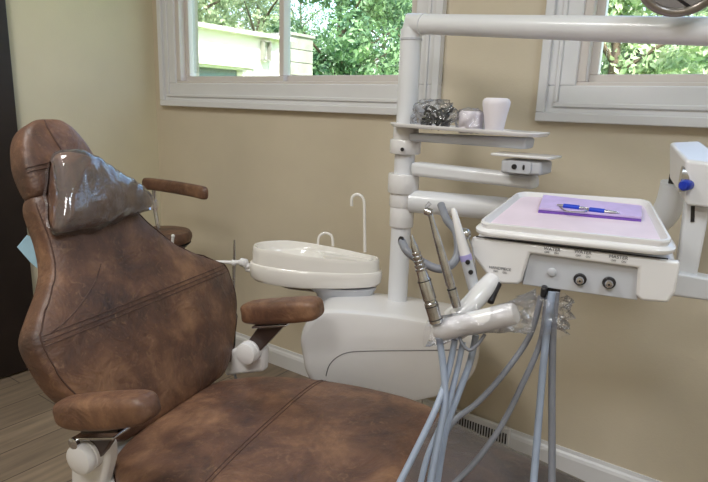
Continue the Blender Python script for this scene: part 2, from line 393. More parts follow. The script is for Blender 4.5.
# clear sheet over the foot end
rr = []
for i in range(idx_foot + 1, len(rings)):
    c, a, b = rows[i]; ring = []
    for j, p in enumerate(rings[i]):
        o_ = (p - c).normalized(); nn = noise.noise(p * 14) * .006 + noise.noise(p * 34) * .003
        ring.append(p + o_ * (.008 + nn + (.003 if (p - c).z > 0 else .01)))
    rr.append(ring)
MB().loft(rr, False).build('plastic_foot_cover', M['sheet'], foot, label='wrinkled clear plastic foot cover')

# backrest: rows up the leaning plane
N0 = (F * 1 + UP * .44).normalized(); T0 = (UP - F * .44).normalized()
def backc(z): return -1.126 - .44 * (z - .476)
back_t = [(.475, 1.10, 1.56, .02), (.49, 1.075, 1.59, .035), (.53, 1.045, 1.64, .05), (.60, 1.0, 1.705, .055), (.67, .962, 1.755, .058), (.74, .945, 1.772, .058), (.80, .945, 1.762, .058), (.85, .985, 1.67, .054), (.90, 1.035, 1.575, .052), (.95, 1.07, 1.515, .05), (1.01, 1.085, 1.46, .047), (1.06, 1.088, 1.43, .046), (1.10, 1.09, 1.40, .042), (1.125, 1.10, 1.365, .034), (1.137, 1.12, 1.33, .022), (1.142, 1.15, 1.29, .01)]
brow = []
for z, l, r_, h in catrom(back_t, 5):
    c = (F * backc(z) + L * ((l + r_) / 2) + UP * z) * S - N0 * (max(h, .01) * S * .15)
    brow.append((z, c, (r_ - l) / 2 * S, max(h, .008) * S))
brings = []
for z, c, a, b in brow:
    r = sup(c, L, N0, a, b, 4.6, 56); brings.append([p + N0 * (.012 * (1 - abs((p - c).dot(L) / a) ** 2.2) if (p - c).dot(N0) > 0 else 0) for p in r])
back = MB().loft(brings).build('backrest', M['leather'], chair)
def bsurf(z, u, lift=.001):
    i = min(range(len(brow)), key=lambda q: abs(brow[q][0] - z)); z0, c, a, b = brow[i]; r = brings[i]
    up = sorted([p for p in r if (p - c).dot(N0) > 0], key=lambda p: (p - c).dot(L)); x = u * a
    for p, q in zip(up, up[1:]):
        pa, qa = (p - c).dot(L), (q - c).dot(L)
        if pa <= x <= qa: return p.lerp(q, (x - pa) / max(qa - pa, 1e-6)) + T0 * ((z - z0) * S) + N0 * lift
    return (up[0] if x < 0 else up[-1]) + T0 * ((z - z0) * S) + N0 * lift
def seam(name, za, zb, off, r=.0022, bow=0, ua=-.99, ub=.99):
    pts = []
    for k in range(41):
        u = ua + (ub - ua) * k / 40; z = za + (zb - za) * (k / 40) + bow * math.sin(math.pi * k / 40) + off; pts.append(bsurf(z, u, .0001))
    MB().tube(pts, r, 6).build(name, M['stitch'], back)
for off in (0, .012, .024): seam('back_seam', .775, .775, off, .0012, .0)
MB().tube([bsurf(.50 + (1.11 - .50) * k / 50, -.955, .0008) for k in range(51)], .0018, 6).build('edge_piping', M['stitch'], back)
MB().tube([bsurf(.50 + (1.11 - .50) * k / 50, .955, .0008) for k in range(51)], .0018, 6).build('edge_piping', M['stitch'], back)
# fold line curving near the left shoulder
MB().tube([bsurf(.80 + .12 * t, -.9 + .5 * t ** .7, .0003) for t in [k / 14 for k in range(15)]], .0013, 6).build('shoulder_crease', M['stitch'], back)
# white back shell / pivot
bk = MB(); bk.box((F * (backc(.62) - .09) + L * 1.32 + UP * .62) * S, (.03, .3, .3), (N0, L, T0)); bk.build('back_shell', M['white'], chair, bevel=.01)
# headrest upper pad
hd_t = [(1.126, 1.13, 1.31, .015), (1.131, 1.105, 1.34, .034), (1.15, 1.10, 1.352, .045), (1.2, 1.10, 1.352, .048), (1.24, 1.11, 1.345, .048), (1.28, 1.128, 1.328, .046), (1.31, 1.155, 1.308, .04), (1.328, 1.19, 1.285, .03), (1.335, 1.215, 1.262, .012)]
hr = []; hrow = []
for z, l, r_, h in catrom(hd_t, 5):
    c = (F * (backc(z) + .01) + L * ((l + r_) / 2) + UP * z) * S - N0 * (.008 * S)
    hr.append(sup(c, L, N0, (r_ - l) / 2 * S, max(h, .008) * S, 4, 48)); hrow.append((z, c, (r_ - l) / 2 * S, max(h, .008) * S))
hp = MB().loft(hr).build('head_pad', M['leather'], chair)
def hs(z, u, dz=0):
    i = min(range(len(hrow)), key=lambda q: abs(hrow[q][0] - z)); z0, c, a, b = hrow[i]; t = abs(u)
    return c + L * (a * u) + N0 * (b * (1 - t ** 4) ** (1 / 4) + .0006) + T0 * ((z - z0) * S)
MB().tube([hs(1.325 - .19 * k / 24, -.35 + .55 * (k / 24) ** .8) for k in range(25)], .0022, 6).build('pad_seam', M['stitch'], hp)
for off in (0, .011): MB().tube([hs(1.192 + off + .006 * k / 16, -.97 + .8 * k / 16) for k in range(17)], .0016, 6).build('pad_seam', M['stitch'], hp)
# neck cushion in its bag
def pillow_rings(grow, amp):
    out = []; q1 = (L + UP * .5).normalized(); q2 = (UP - L * .5).normalized()
    tab = [(52, 163, 224, .012), (56, 154, 233, .03), (64, 151, 234, .042), (80, 154, 231, .05), (98, 163, 227, .05), (116, 174, 221, .044), (132, 184, 215, .036), (144, 192, 211, .024), (150, 197, 209, .012)]
    for i, (px, pt, pb, th_) in enumerate(catrom(tab, 7)):
        l = 1.1 + (px - 57) / 100 * .24
        pl0 = fl(-1.145, 1.1, .95); n_ = (F * 1 + UP * .35).normalized()
        a = onp(px, pt, pl0, n_); b = onp(px, pb, pl0, n_)
        c = (a + b) / 2; up = (a - b); h = up.length / 2; up.normalize()
        r = sup(c, up, n_, h + grow, th_ + grow, 2.6, 36)
        if amp: r = [p + (p - c).normalized() * ((abs(noise.noise(V((p.dot(q1) * 9, p.dot(q2) * 26, 2)))) * 2.2 - .3) * amp + abs(noise.noise(V((p.dot(q2) * 14, p.dot(q1) * 40, 7)))) * amp * .5) for p in r]
        out.append(r)
    return out
nk = MB().loft(pillow_rings(-.004, .002)).build('headrest_cushion', M['leather'], chair)
pr = pillow_rings(.003, .009); pr = [[p - L * .007 for p in pr[0]]] + pr; end = pr[-1]; ce = sum(end, V()) / len(end); tip = ce + (ce - sum(pr[-6], V()) / len(end)).normalized() * .02
pr.append([ce.lerp(tip, .6) + (p - ce) * .75 for p in end]); 
# flared crumpled end
pr.append([tip + (p - ce) * .9 + UP * (noise.noise(p * 60) * .012) for p in end])
MB().loft(pr, False).build('plastic_cover', M['bag'], nk, label='crinkled clear plastic bag over the headrest cushion')
MB().tube([fs(-1.37, 1.25, 1.02), fl(-1.2, 1.13, .94)], .012, 12).build('headrest_bar', M['chrome'], chair)

# armrests
def armrest(pts, w, hpx):
    """pts: list of (f, l, z, halfwidth, halfheight)"""
    r = []
    P_ = catrom(pts, 6)
    for i, (f_, l_, z_, a, b) in enumerate(P_):
        q = P_[min(i + 1, len(P_) - 1)]; p = P_[max(i - 1, 0)]
        t = (fl(q[0], q[1], q[2]) - fl(p[0], p[1], p[2])).normalized(); side = L; n_ = t.cross(side).normalized() * -1
        r.append(sup(fl(f_, l_, z_), side, n_, max(a, .004), max(b, .004), 3.4, 32))
    return r
def arm_from_px(l, pts):
    out = []
    for px, ptop, pbot, a in pts:
        A, B = atL(px, ptop, l - .018), atL(px, pbot, l - .018); c = (A + B) / 2 + L * .018; out.append((c.dot(F), c.dot(L), c.z, a, (A - B).length / 2))
    return out
near = arm_from_px(.81, [(54, 411, 419, .012), (56, 406, 425, .024), (62, 402.5, 428, .030), (75, 401, 430, .034), (98, 399, 430, .036), (118, 398, 428, .036), (136, 398, 425, .034), (144, 401, 421, .026), (147, 406, 415, .012)])
a1 = MB().loft(armrest(near, 0, 0)).build('armrest', M['leather'], chair)
far = arm_from_px(1.38, [(241.5, 311, 316, .012), (243, 305, 321, .028), (248, 303.5, 324, .036), (262, 302, 324.5, .04), (285, 300.5, 323.5, .042), (302, 299.5, 322, .042), (312, 300, 320.5, .038), (317, 303, 317, .026), (318.5, 307, 313, .01)])
a2 = MB().loft(armrest(far, 0, 0)).build('armrest', M['leather'], chair)
def armsup(ar, l, top0, top1, bot0, bot1, hub, hr_, plate, link, lw, lo):
    m = MB(); m.prism([atL(*top0, l), atL(*top1, l), atL(*bot1, l), atL(*bot0, l)], L * .02); m.build('arm_support', M['armmetal'], ar, bevel=.003)
    m = MB(); a, b = atL(*plate[0], l), atL(*plate[1], l); ctr = (a + b) / 2; m.box(ctr, ((b - a).length, .05, .006), ((b - a).normalized(), L, (b - a).normalized().cross(L))); m.build('arm_plate', M['steel'], ar, bevel=.002)
    h = atL(*hub, l)
    m = MB(); m.lathe(h - L * .032, L, [(hr_ * .6, 0), (hr_ * .92, .004), (hr_, .012), (hr_, .02), (hr_ * .94, .0215), (hr_ * .94, .024), (hr_, .0255), (hr_, .045), (hr_ * .9, .05), (.002, .051)], 32)
    m.build('pivot_hub', M['white'], ar)
    m = MB(); pts = [atL(*q, l) + L * lo for q in link]; m.prism(pts, L * .035); m.build('pivot_link', M['white'], chair, bevel=.01, seg=4)
armsup(a2, 1.37, (260, 324), (286, 323.5), (243, 348), (258, 353), (250, 351), .034, ((256, 325), (290, 323)), [(220, 356), (250, 341), (262, 352), (261, 374), (222, 378)], 0, .012)
armsup(a1, .82, (80, 431), (118, 430), (77, 449), (100, 458), (88, 454), .035, ((80, 434), (122, 433)), [(66, 452), (84, 440), (103, 448), (104, 466), (96, 500), (66, 500)], 0, .01)
MB().lathe(atL(76, 442, .80) - L * .012, L, [(.006, 0), (.013, .003), (.013, .012), (.002, .013)], 16).build('lock_knob', M['chrome'], a1)
# the links run down to the seat frame
for l in (.83, 1.36):
    s_ = 1 if l > 1 else -1
    m = MB(); a = fl(-.97, l, .36); m.box(fl(-.95, (l + CL) / 2, .345), (.08, abs(l - CL), .05), (F, L, UP)); m.build('cross_bracket', M['white'], chair, bevel=.008)

# pale blue paper behind the backrest
bp_ = [(17, 247), (27, 235), (38, 240), (37, 268), (30, 262)]
pts = [atL(x, y, 1.0) for x, y in bp_]
MB().prism(pts, F * .004 - L * .002).build('paper_mask', M['bib'], label='pale blue paper sheet sticking out behind the left edge of the backrest', cat='paper sheet', smooth=False)

# ------------------------------------------------------------------ assistant stool
ys = 1.52
sa = atY(157, 240, ys); sb = atY(202, 243, ys); scn = V(((sa.x + sb.x) / 2 - .06, ys, 0))
stool = thing('operator_stool', (scn.x, scn.y, 0), 'brown leather stool with curved torso rest behind the dental chair', 'stool')
zt = atY(180, 234, ys).z; scn.x -= .05; R_ = .125
MB().lathe((scn.x, scn.y, zt - .055), UP, [(R_ * .8, 0), (R_ * .95, .006), (R_, .022), (R_ * .99, .038), (R_ * .93, .05), (R_ * .6, .056), (.002, .058)], 40).build('seat', M['leather'], stool)
MB().lathe((scn.x, scn.y, zt - .075), UP, [(.1, 0), (.12, .02)], 24).build('seat_plate', M['dark'], stool)
MB().cyl((scn.x, scn.y, .08), (scn.x, scn.y, .35), .026).cyl((scn.x, scn.y, .35), (scn.x, scn.y, zt - .07), .016).build('gas_column', M['chrome'], stool)
for k in range(5):
    a = math.radians(72 * k + 20); dv = V((math.cos(a), math.sin(a), 0)); e_ = scn + dv * .2
    MB().tube([scn + UP * .1, scn + dv * .12 + UP * .09, e_ + UP * .065], [.02, .016, .013], 12).build('leg', M['chrome'], stool)
    tv = V((-dv.y, dv.x, 0)); w_ = MB()
    for q in (-.012, .012): w_.cyl(e_ + UP * .024 + tv * (q - .006), e_ + UP * .024 + tv * (q + .006), .024, n=20)
    w_.cyl(e_ + UP * .02, e_ + UP * .065, .006); w_.build('caster', M['dark'], stool)
za_ = atY(175, 189, ys - .03).z
arc = []
ea = atY(206, 190, ys - .03)
for k in range(22):
    a = math.radians(0 + 180 * k / 21); arc.append(V((ea.x - .012 - .2 + .2 * math.cos(a), ys - .03 + .03 * math.sin(a), za_)))
rings_ = []
for i, p in enumerate(arc):
    t = (arc[min(i + 1, 21)] - arc[max(i - 1, 0)]).normalized(); s_ = V((-t.y, t.x, 0)); e = min(i, 21 - i); g = 1 if e > 2 else (.35, .8, .95)[e]
    rings_.append(sup(p, s_, UP, .017 * g, .026 * g, 3, 20))
MB().loft(rings_).build('torso_rest', M['leather'], stool)
mid = arc[16]
MB().tube([mid + UP * -.01, mid - UP * .1, mid - UP * .2 + V((.02, 0, 0)), V((scn.x - .05, scn.y + .02, zt - .065))], .009, 12, sub=5).build('rest_stem', M['chrome'], stool)
MB().cyl(atY(172, 246, 1.44), atY(173, 236, 1.44), .006).sphere(atY(173, 236, 1.44), .008, 8).build('lever', M['white'], stool)

# ------------------------------------------------------------------ dental unit: body, post, cuspidor, shelves
yp = 1.60
P0 = atY(398, 300, yp); P1 = atY(411, 24, yp); px_ = (P0.x + P1.x) / 2
unit = thing('dental_unit', (px_, yp, 0), 'white floor-standing dental unit with tall post, shelves and rinse basin', 'dental unit')
# body
bo = [(301, 356), (299, 341), (303, 327), (313, 316), (330, 311), (386, 315), (430, 322), (460, 328), (473, 336), (480, 350), (474, 376), (455, 392), (420, 402), (380, 408), (330, 400), (307, 378)]
yb = 1.44
ub = V((math.cos(math.radians(26)), math.sin(math.radians(26)), 0)); nb = V((-ub.y, ub.x, 0)); pb0 = atY(390, 350, 1.45)
op = [onp(x, y, pb0, nb) for x, y in bo]
def ring_scale(pts, c, s, dy, dz=0): return [c + (p - c) * s + nb * dy for p in pts]
opn, _ = smooth_path(op + [op[0]], 5); opn = opn[:-1]; cc = sum(opn, V()) / len(opn)
MB().loft([ring_scale(opn, cc, .9, -.004), ring_scale(opn, cc, .955, -.001), ring_scale(opn, cc, .985, .008), ring_scale(opn, cc, 1.0, .025), ring_scale(opn, cc, 1.0, .16), ring_scale(opn, cc, .98, .21), ring_scale(opn, cc, .93, .235)]).build('unit_body', M['white'], unit)
MB().tube([onp(x, y, pb0 - nb * .0035, nb) for x, y in ((326, 376), (329, 366), (336, 358), (348, 352.5), (370, 351), (410, 350.5), (450, 350), (472, 349))], .0018, 6, sub=6).build('body_seam', M['line'], unit)
MB().box((cc.x + nb.x * .12, cc.y + nb.y * .12, .16), (.26, .18, .32), (ub, nb, UP)).build('unit_pedestal', M['white'], unit, bevel=.02)
MB().box((cc.x + nb.x * .12, cc.y + nb.y * .12, .02), (.4, .24, .04), (ub, nb, UP)).build('floor_plate', M['white'], unit, bevel=.01)
# post
def pz(py): return atY(400, py, yp).z
rp = .035
MB().cyl((px_, yp, pz(318)), (px_, yp, pz(30)), rp * .93, n=40).build('post', M['enamel'], unit)
for a, b, r in ((226, 206, 1.12), (206, 190, 1.2), (192, 173, 1.42), (153, 139, 1.4), (139, 126, 1.15)):
    MB().lathe((px_, yp, pz(a)), UP, [(rp * r * .96, 0), (rp * r, .003), (rp * r, pz(b) - pz(a) - .003), (rp * r * .96, pz(b) - pz(a))], 40).build('post_collar', M['white'], unit)
MB().cyl((px_ + .02, yp - rp * 1.42, pz(148)), (px_ + .02, yp - rp * 1.42 - .003, pz(148)), .006, n=12).build('set_screw', M['dark'], unit)
# lamp pipe
pe0 = V((px_, yp, P1.z)); pe1 = atY(708, 31.5, yp - .16)
dv = (pe1 - pe0).normalized(); pend = pe1 + dv * .12
MB().tube([V((px_, yp, pz(44))), V((px_, yp, pz(36))), pe0 + V((.004, 0, .004)), pe0 + dv * .05], rp * .9, 32).build('post_elbow', M['enamel'], unit)
lp = MB(); lp.cyl(pe0 + dv * .02, pend, rp * .82, n=40); lp.build('lamp_pipe', M['enamel'], unit)
MB().cyl((px_, yp, pz(41)), (px_, yp, pz(39)), rp * .99, n=40).build('joint_ring', M['grey'], unit)

# upper shelf with support arm
s0 = atY(405, 128, yp)
def shelf_poly(zoff, px_pts, z): return [atZ(x, y, z) + UP * zoff for x, y in px_pts]
zs = atY(400, 130, yp).z
# shelf outline in the world: length along x from post, depth along y
xs1 = atY(545, 133, yp - .02).x; ysf = yp - .085; ysb = yp + .05
out = []
cxs, cys = (px_ - .03 + xs1) / 2, (ysf + ysb) / 2
hx, hy = (xs1 - px_ + .02) / 2, (ysb - ysf) / 2
cs = V((cxs + .005, cys, zs + .008)); dz = V((1, 0, -.02)).normalized()
MB().loft([rrect(cs + UP * h, dz, V((0, 1, 0)), hx * s_, hy * (1 - (1 - s_) * 2), .03) for h, s_ in ((0, .97), (.003, .985), (.009, 1.0), (.0115, .995), (.0095, .975), (.006, .965))]).build('upper_shelf', M['white'], unit)
a_, b_ = atY(409, 140, yp - .03), atY(526, 140, yp - .03)
m = MB(); m.prism([atY(408, 133, yp - .045), atY(527, 138, yp - .045), atY(525, 149.5, yp - .045), atY(408, 141, yp - .045)], V((0, .07, 0))); m.build('shelf_support', M['grey'], unit, bevel=.008)
# second arm + outlet box
m = MB(); m.prism([atY(410, 162, yp - .03), atY(533, 176, yp - .03), atY(533, 190, yp - .03), atY(410, 176, yp - .03)], V((0, .06, 0))); m.build('middle_arm', M['enamel'], unit, bevel=.012, seg=4)
yo = yp - .075
MB().prism([atY(501, 159, yo), atY(542, 162, yo), atY(541, 176, yo), atY(500, 173, yo)], V((0, .09, 0))).build('outlet_box', M['grey'], unit, bevel=.008, seg=4)
oc = atY(519, 167, yo - .001); xo = (atY(542, 162, yo) - atY(501, 159, yo)).normalized()
m = MB(); m.loft([rrect(oc + V((0, -h, 0)), xo, UP, .033, .016, .006) for h in (0, .003)]); ob = m.build('outlet_face', M['grey'], unit)
for q in (-.012, .014):
    MB().loft([sup(oc + xo * q + V((0, -.003 - h, 0)), xo, UP, .007 if q < 0 else .003, .007, 2.2, 16) for h in (0, .002)]).build('outlet_socket', M['dark'], unit)
cp = atY(520, 157.5, yo); MB().loft([rrect(cp + V((0, .045, 0)) + UP * h, V((1, 0, 0)), V((0, 1, 0)), .083, .055, .012) for h in (0, .007)]).build('small_shelf', M['white'], unit, bevel=.002)
# lower arm tube towards the delivery head
A0 = atY(411, 201, yp); yE = 1.76; A1 = atY(655, 222, yE)
A1.z = min(A1.z, A0.z + .02)
A2 = atY(675, 183, yE - .02)
MB().tube([A0, A0.lerp(A1, .5), A1 - (A1 - A0).normalized() * .03, A1 + V((.012, 0, .012)), A1.lerp(A2, .5) + V((.012, 0, 0)), A2], [.036, .036, .036, .036, .035, .035], 28, sub=6).build('lower_arm', M['enamel'], unit)

# cuspidor
yc = 1.47
uc = V((math.cos(math.radians(30)), math.sin(math.radians(30)), 0)); nc = V((-uc.y, uc.x, 0)); bc0 = atY(316, 262, 1.50)
def cpt(x, y): return onp(x, y, bc0, nc)
bl = cpt(250, 258); br_ = cpt(383, 262)
zr = cpt(316, 256).z - .013
hwb = (br_ - bl).dot(uc) / 2; bcc = (bl + br_) / 2; bcc.z = 0
def tear(s, z, sh=0, n=64, tail=.62):
    """teardrop plan: wide bowl on the left, narrower deck on the right"""
    r = []
    for k in range(n):
        t = 2 * math.pi * k / n; u = math.cos(t); v = math.sin(t)
        x = math.copysign(abs(u) ** (.86 if u < 0 else .72), u); w = .100 * (1 - (1 - tail) * max(0, (x + .15)) / 1.15)
        y = math.copysign(abs(v) ** (.9 if u < 0 else .75), v) * w
        r.append(bcc + uc * (x * hwb * s) + nc * (y * s) + UP * (z + sh))
    return r
zt_ = zr + .012
bw = MB()
def lift(p, h): return p + UP * (.026 * max(0, min(1, (hwb * .7 - (p - bcc).dot(uc)) / (hwb * 1.2))) * max(0, min(1, (h + .06) / .06)))
lv = [(.84, -.092), (.94, -.087), (.985, -.076), (1.0, -.052), (1.0, -.044), (.985, -.038), (.955, -.036), (.95, -.008), (.945, .0), (.93, .005), (.91, .004), (.895, -.002), (.885, -.010)]
ec = bcc - uc * (hwb * .36) + UP * zt_
R0 = [[lift(p, h) for p in tear(s, zt_ + h)] for s, h in lv]
R0 += [sup(ec + UP * h, uc, nc, hwb * .58 * s, .092 * s, 2.1, 64) for s, h in ((.84, .0), (.74, -.014), (.5, -.03), (.15, -.036))]
bw.loft(R0, True); cusp = bw.build('rinse_basin', M['bowl'], unit)
MB().tube([cpt(318, 244), cpt(319, 237), cpt(323, 233.5), cpt(328, 233.5), cpt(332, 237), cpt(333, 246)], .0045, 12, sub=5).build('rinse_spout', M['bowl'], unit)
MB().tube([cpt(365, 252), cpt(364.5, 220), cpt(364, 202), cpt(361, 196), cpt(356, 194.5), cpt(352, 198), cpt(351.5, 206)], .0052, 12, sub=5).build('cup_filler', M['bowl'], unit)
# underside
us = MB(); us.loft([sup(bcc + uc * (hwb * .42 + q) + nc * .01 + UP * z, uc, nc, a, b, 3, 40) for z, a, b, q in ((cpt(340, 301).z - .015, .085, .055, .01), (cpt(340, 292).z, .10, .065, .005), (cpt(340, 286).z, .12, .07, -.005), (zt_ - .095, .13, .075, -.02))])
us.build('basin_mount', M['grey'], unit)
MB().tube([cpt(270, 279), cpt(290, 284), cpt(320, 287), cpt(335, 291)], [.012, .018, .02, .02], 14, sub=4).build('drain_pipe', M['steel'], unit)
MB().tube([cpt(322, 304), cpt(332, 300), cpt(345, 300)], .008, 10, sub=3).build('hose_clamp', M['dark'], unit)
MB().box(cpt(352, 299), (.05, .13, .012), (uc, nc, UP)).build('mount_screws', M['dark'], unit, bevel=.003)
# assistant holder arm
ha = MB(); ha.tube([cpt(275, 276), cpt(258, 272), cpt(246, 269)], .0085, 14, sub=4); ha.sphere(cpt(247, 266), .013, 10); ha.build('holder_arm', M['white'], unit)
hb = MB(); hb.tube([cpt(246, 262), cpt(240, 262), cpt(234, 262.5), cpt(224, 262), cpt(214, 262)], [.012, .008, .007, .006, .006], 12); hb.sphere(cpt(234, 262.5), .012, 10); hb.lathe(cpt(241, 262), V((1, 0, 0)), [(.010, 0), (.015, .003), (.015, .022), (.01, .026)], 20)
hb.build('holder_bar', M['white'], unit)
ej = thing('saliva_ejector', cpt(233, 340), 'thin grey suction wand hanging upright from the white holder bar', 'suction wand')
MB().tube([cpt(234.5, 240), cpt(234.5, 255), cpt(234, 268), cpt(233.5, 300), cpt(233, 332)], [.003, .005, .006, .005, .005], 12).build('wand', M['steel'], ej)
MB().tube([cpt(233, 332), cpt(232.5, 346)], .010, 14).build('wand_valve', M['dark'], ej)
MB().tube([cpt(232.5, 346), cpt(234, 372), cpt(250, 400), cpt(300, 400)], .005, 10, sub=5).build('wand_hose', M['hosed'], ej)

# ------------------------------------------------------------------ things on the shelf
def shelf_z(x): return zs + .0065 - (x - cs.x) * .02
def crumple(c, rx, ry, rz, amp, seed, n=18, flat=True):
    rings_ = []
    for i in range(n + 1):
        t = math.pi * i / n; q = max(math.sin(t) ** .7, .02); r = []
        for k in range(2 * n):
            a = 2 * math.pi * k / (2 * n); p = V((rx * q * math.cos(a), ry * q * math.sin(a), -rz * math.cos(t)))
            nn = 1 + amp * noise.noise(p * 50 + V((seed, 0, 0))) + amp * .5 * noise.noise(p * 120 + V((0, seed, 0)))
            p = p * nn; p.z = max(p.z, -rz * .98); r.append(V(c) + p)
        rings_.append(r)
    return rings_
yi = yp - .05
b1 = atY(424, 118, yi); b1.z = shelf_z(b1.x) + .041
t_ = thing('instrument_bag', (b1.x + .03, yi, b1.z - .04), 'clear crinkled bag of dark and green bits at the post end of the shelf', 'bag')
MB().loft(crumple(b1 + V((.03, 0, 0)), .07, .04, .042, .35, 3)).build('clear_wrap', M['sleeve'], t_)
random.seed(4); bits = MB(); 
for k in range(26):
    c = b1 + V((.04 + random.uniform(-.035, .038), random.uniform(-.022, .022), random.uniform(-.028, .022))); dd = V((random.uniform(-1, 1), random.uniform(-1, 1), random.uniform(-1, 1))).normalized() * .018
    bits.tube([c - dd, c, c + dd], [.003, .006, .003], 7)
bits.build('dark_contents', M['black'], t_)
bits = MB()
for k in range(14):
    c = b1 + V((random.uniform(-.035, .01), random.uniform(-.025, .02), random.uniform(-.03, .02))); dd = V((random.uniform(-1, 1), random.uniform(-1, 1), random.uniform(-1, 1))).normalized() * .012
    bits.tube([c - dd, c, c + dd], [.004, .007, .004], 7)
bits.build('pale_contents', M['grey'], t_)
b2 = atY(471, 120, yi); b2.z = shelf_z(b2.x) + .027
t_ = thing('cotton_roll_pack', (b2.x, yi, b2.z - .027), 'squat white roll in a clear wrap between the dark bag and the cup', 'wrapped roll')
MB().lathe((b2.x, yi, b2.z - .026), UP, [(.029, 0), (.033, .003), (.034, .052), (.030, .058), (.013, .059), (.012, .03)], 28).build('roll', M['paper'], t_)
MB().loft(crumple(b2 + UP * .005, .043, .038, .036, .25, 9)).build('clear_wrap', M['sleeve'], t_)
b3 = atY(495, 120, yi); zb3 = shelf_z(b3.x)
hgt = atY(495, 98, yi).z - zb3
MB().lathe((b3.x, yi, zb3), UP, [(.022, 0), (.024, .003), (.030, hgt * .45), (.037, hgt * .8), (.0375, hgt * .9), (.034, hgt * .97), (.028, hgt), (.002, hgt)], 32).build('paper_cup_stack', M['paper'], label='pale pinkish white cup, wider towards its top, rightmost on the upper shelf', cat='cup')

# ------------------------------------------------------------------ operating lamp (upper right)
lc = atY(682, -24, 1.35); lr = 0.0
Rl = (atY(682, 18, 1.35) - atY(682, -24, 1.35)).length * .93
lamp = thing('operating_lamp', lc, 'round dark-rimmed operating lamp hanging in front of the right window', 'lamp')
nl = (V((0, .9, -.55)) - lc * 0).normalized(); nl = (V((.1, -.75, -.5))).normalized()
m = MB(); u = nl.orthogonal().normalized(); w_ = nl.cross(u); pts = [lc + (u * math.cos(a) + w_ * math.sin(a)) * Rl for a in [2 * math.pi * k / 48 for k in range(49)]]
m.tube(pts, .009, 12); m.build('lamp_rim', M['lampring'], lamp)
MB().lathe(lc - nl * .05, nl, [(.01, 0), (Rl * .5, .004), (Rl * .85, .025), (Rl * .97, .05)], 48).build('reflector', M['lampglass'], lamp)
for k in (-1, 0, 1):
    MB().box(lc + u * (k * Rl * .5) - nl * .008, (.006, Rl * 1.7 * math.sqrt(max(.1, 1 - (k * .5) ** 2)), .018), (u, w_, nl)).build('reflector_vane', M['dark'], lamp)
MB().tube([lc - nl * .05, lc - nl * .09 + UP * .05, V((pend.x, pend.y, lc.z + .1)), V((pend.x, pend.y, pend.z))], .014, 16, sub=6).build('lamp_yoke', M['enamel'], lamp)

# ------------------------------------------------------------------ delivery console
c0 = fl(0, 1.22, 0)
con = thing('delivery_console', fl(-.03, 1.36, .85), 'white instrument delivery console with control knobs and a lipped tray top', 'dental console')
FL_ = atL(470, 229, 1.205); FR_ = atL(681, 251.5, 1.205); BL_ = atL(516, 195, 1.52); BR_ = atL(652, 204, 1.52)
nt_ = (FR_ - FL_).cross(BL_ - FL_).normalized()
if nt_.z < 0: nt_ = -nt_
def quad(u, v, h=0):                       # u 0..1 left-right, v 0..1 front-back
    return FL_.lerp(FR_, u).lerp(BL_.lerp(BR_, u), v) + nt_ * h
def qring(inset, h, rad=.11, n=8, dz=0):
    pts = []
    i = inset
    for (cx, cy, a0) in ((1 - i, 1 - i, 0), (i, 1 - i, 90), (i, i, 180), (1 - i, i, 270)):
        sx = -1 if cx > .5 else 1; sy = -1 if cy > .5 else 1
        for k in range(n + 1):
            t = math.radians(a0 + 90 * k / n); pts.append(quad(cx + sx * rad + rad * math.cos(t), cy + sy * rad * 1.2 + rad * 1.2 * math.sin(t), h))
    return pts
MB().loft([qring(.004, -.0125), qring(0, -.009), qring(0, -.004), qring(.010, 0), qring(.03, .001)], True).build('top_cover', M['white'], con)
tray = MB().loft([qring(.035, .0005, .07), qring(.028, .010, .075), qring(.032, .0135, .075), qring(.045, .0135, .07), qring(.06, .006, .07), qring(.068, .003, .065)], True).build('instrument_tray', M['white'], con, label='shiny white lipped tray')
MB().loft([qring(.071, .0032, .062), qring(.071, .0042, .062)]).build('tray_liner', M['pink'], tray, label='pale pink paper tray liner')
# body below: front fascia polygon
l0 = 1.215
fas = [(473, 238), (682, 263), (668, 303), (664, 305), (641, 301), (637, 294), (636, 290), (521, 276), (519, 283), (515, 285), (497, 284), (490, 279), (468, 251)]
Y1 = [atL(x, y, l0) for x, y in ((472, 237), (681, 262), (676, 292), (668, 303.5), (641, 301), (636, 296), (638, 268), (530, 253.5), (522, 281), (518, 285), (497, 284), (490, 279), (468, 250))]
MB().prism(Y1, L * .02).build('fascia', M['white'], con, bevel=.006, seg=4)
Y2 = [atL(x, y, l0 + .018) for x, y in ((474, 240), (678, 264), (674, 290), (655, 303), (636, 300), (522, 284.5), (500, 283), (470, 252))]
MB().prism(Y2, L * .25 + UP * .03).build('console_body', M['white'], con, bevel=.012, seg=4)
Y3 = [atL(x, y, l0 + .012) for x, y in ((530, 252), (640, 266.5), (637.5, 300.5), (522, 284.5))]
MB().prism(Y3, L * .008).build('recess_panel', M['grey'], con, bevel=.002)
MB().tube([atL(476, 236.5, l0 - .001), atL(668, 259, l0 - .001)], .0016, 6).build('cover_gap', M['dark'], con)
X_ = (atL(682, 263, l0) - atL(473, 238, l0)).normalized(); Z_ = (UP - X_ * UP.dot(X_)).normalized(); OUT = -L
def knob(px, py, r, kind):
    c = atL(px, py, l0 + .010)
    if kind == 'button': MB().lathe(c, OUT, [(r, 0), (r, .002), (r * .8, .0035), (.001, .0038)], 24).build('push_button', M['grey'], con); return
    k_ = MB(); k_.lathe(c, OUT, [(r * 1.15, 0), (r * 1.2, .002), (r, .004), (r, .0045)], 28); kb = k_.build('knob_ring', M['dark'], con)
    MB().lathe(c + OUT * .004, OUT, [(r * .72, 0), (r * .74, .010), (r * .6, .013), (r * .25, .0135), (.001, .0135)], 24).build('control_knob', M['chrome'], con)
    MB().lathe(c + OUT * .0174, OUT, [(r * .2, 0), (r * .2, .0006)], 12).build('knob_screw', M['dark'], con)
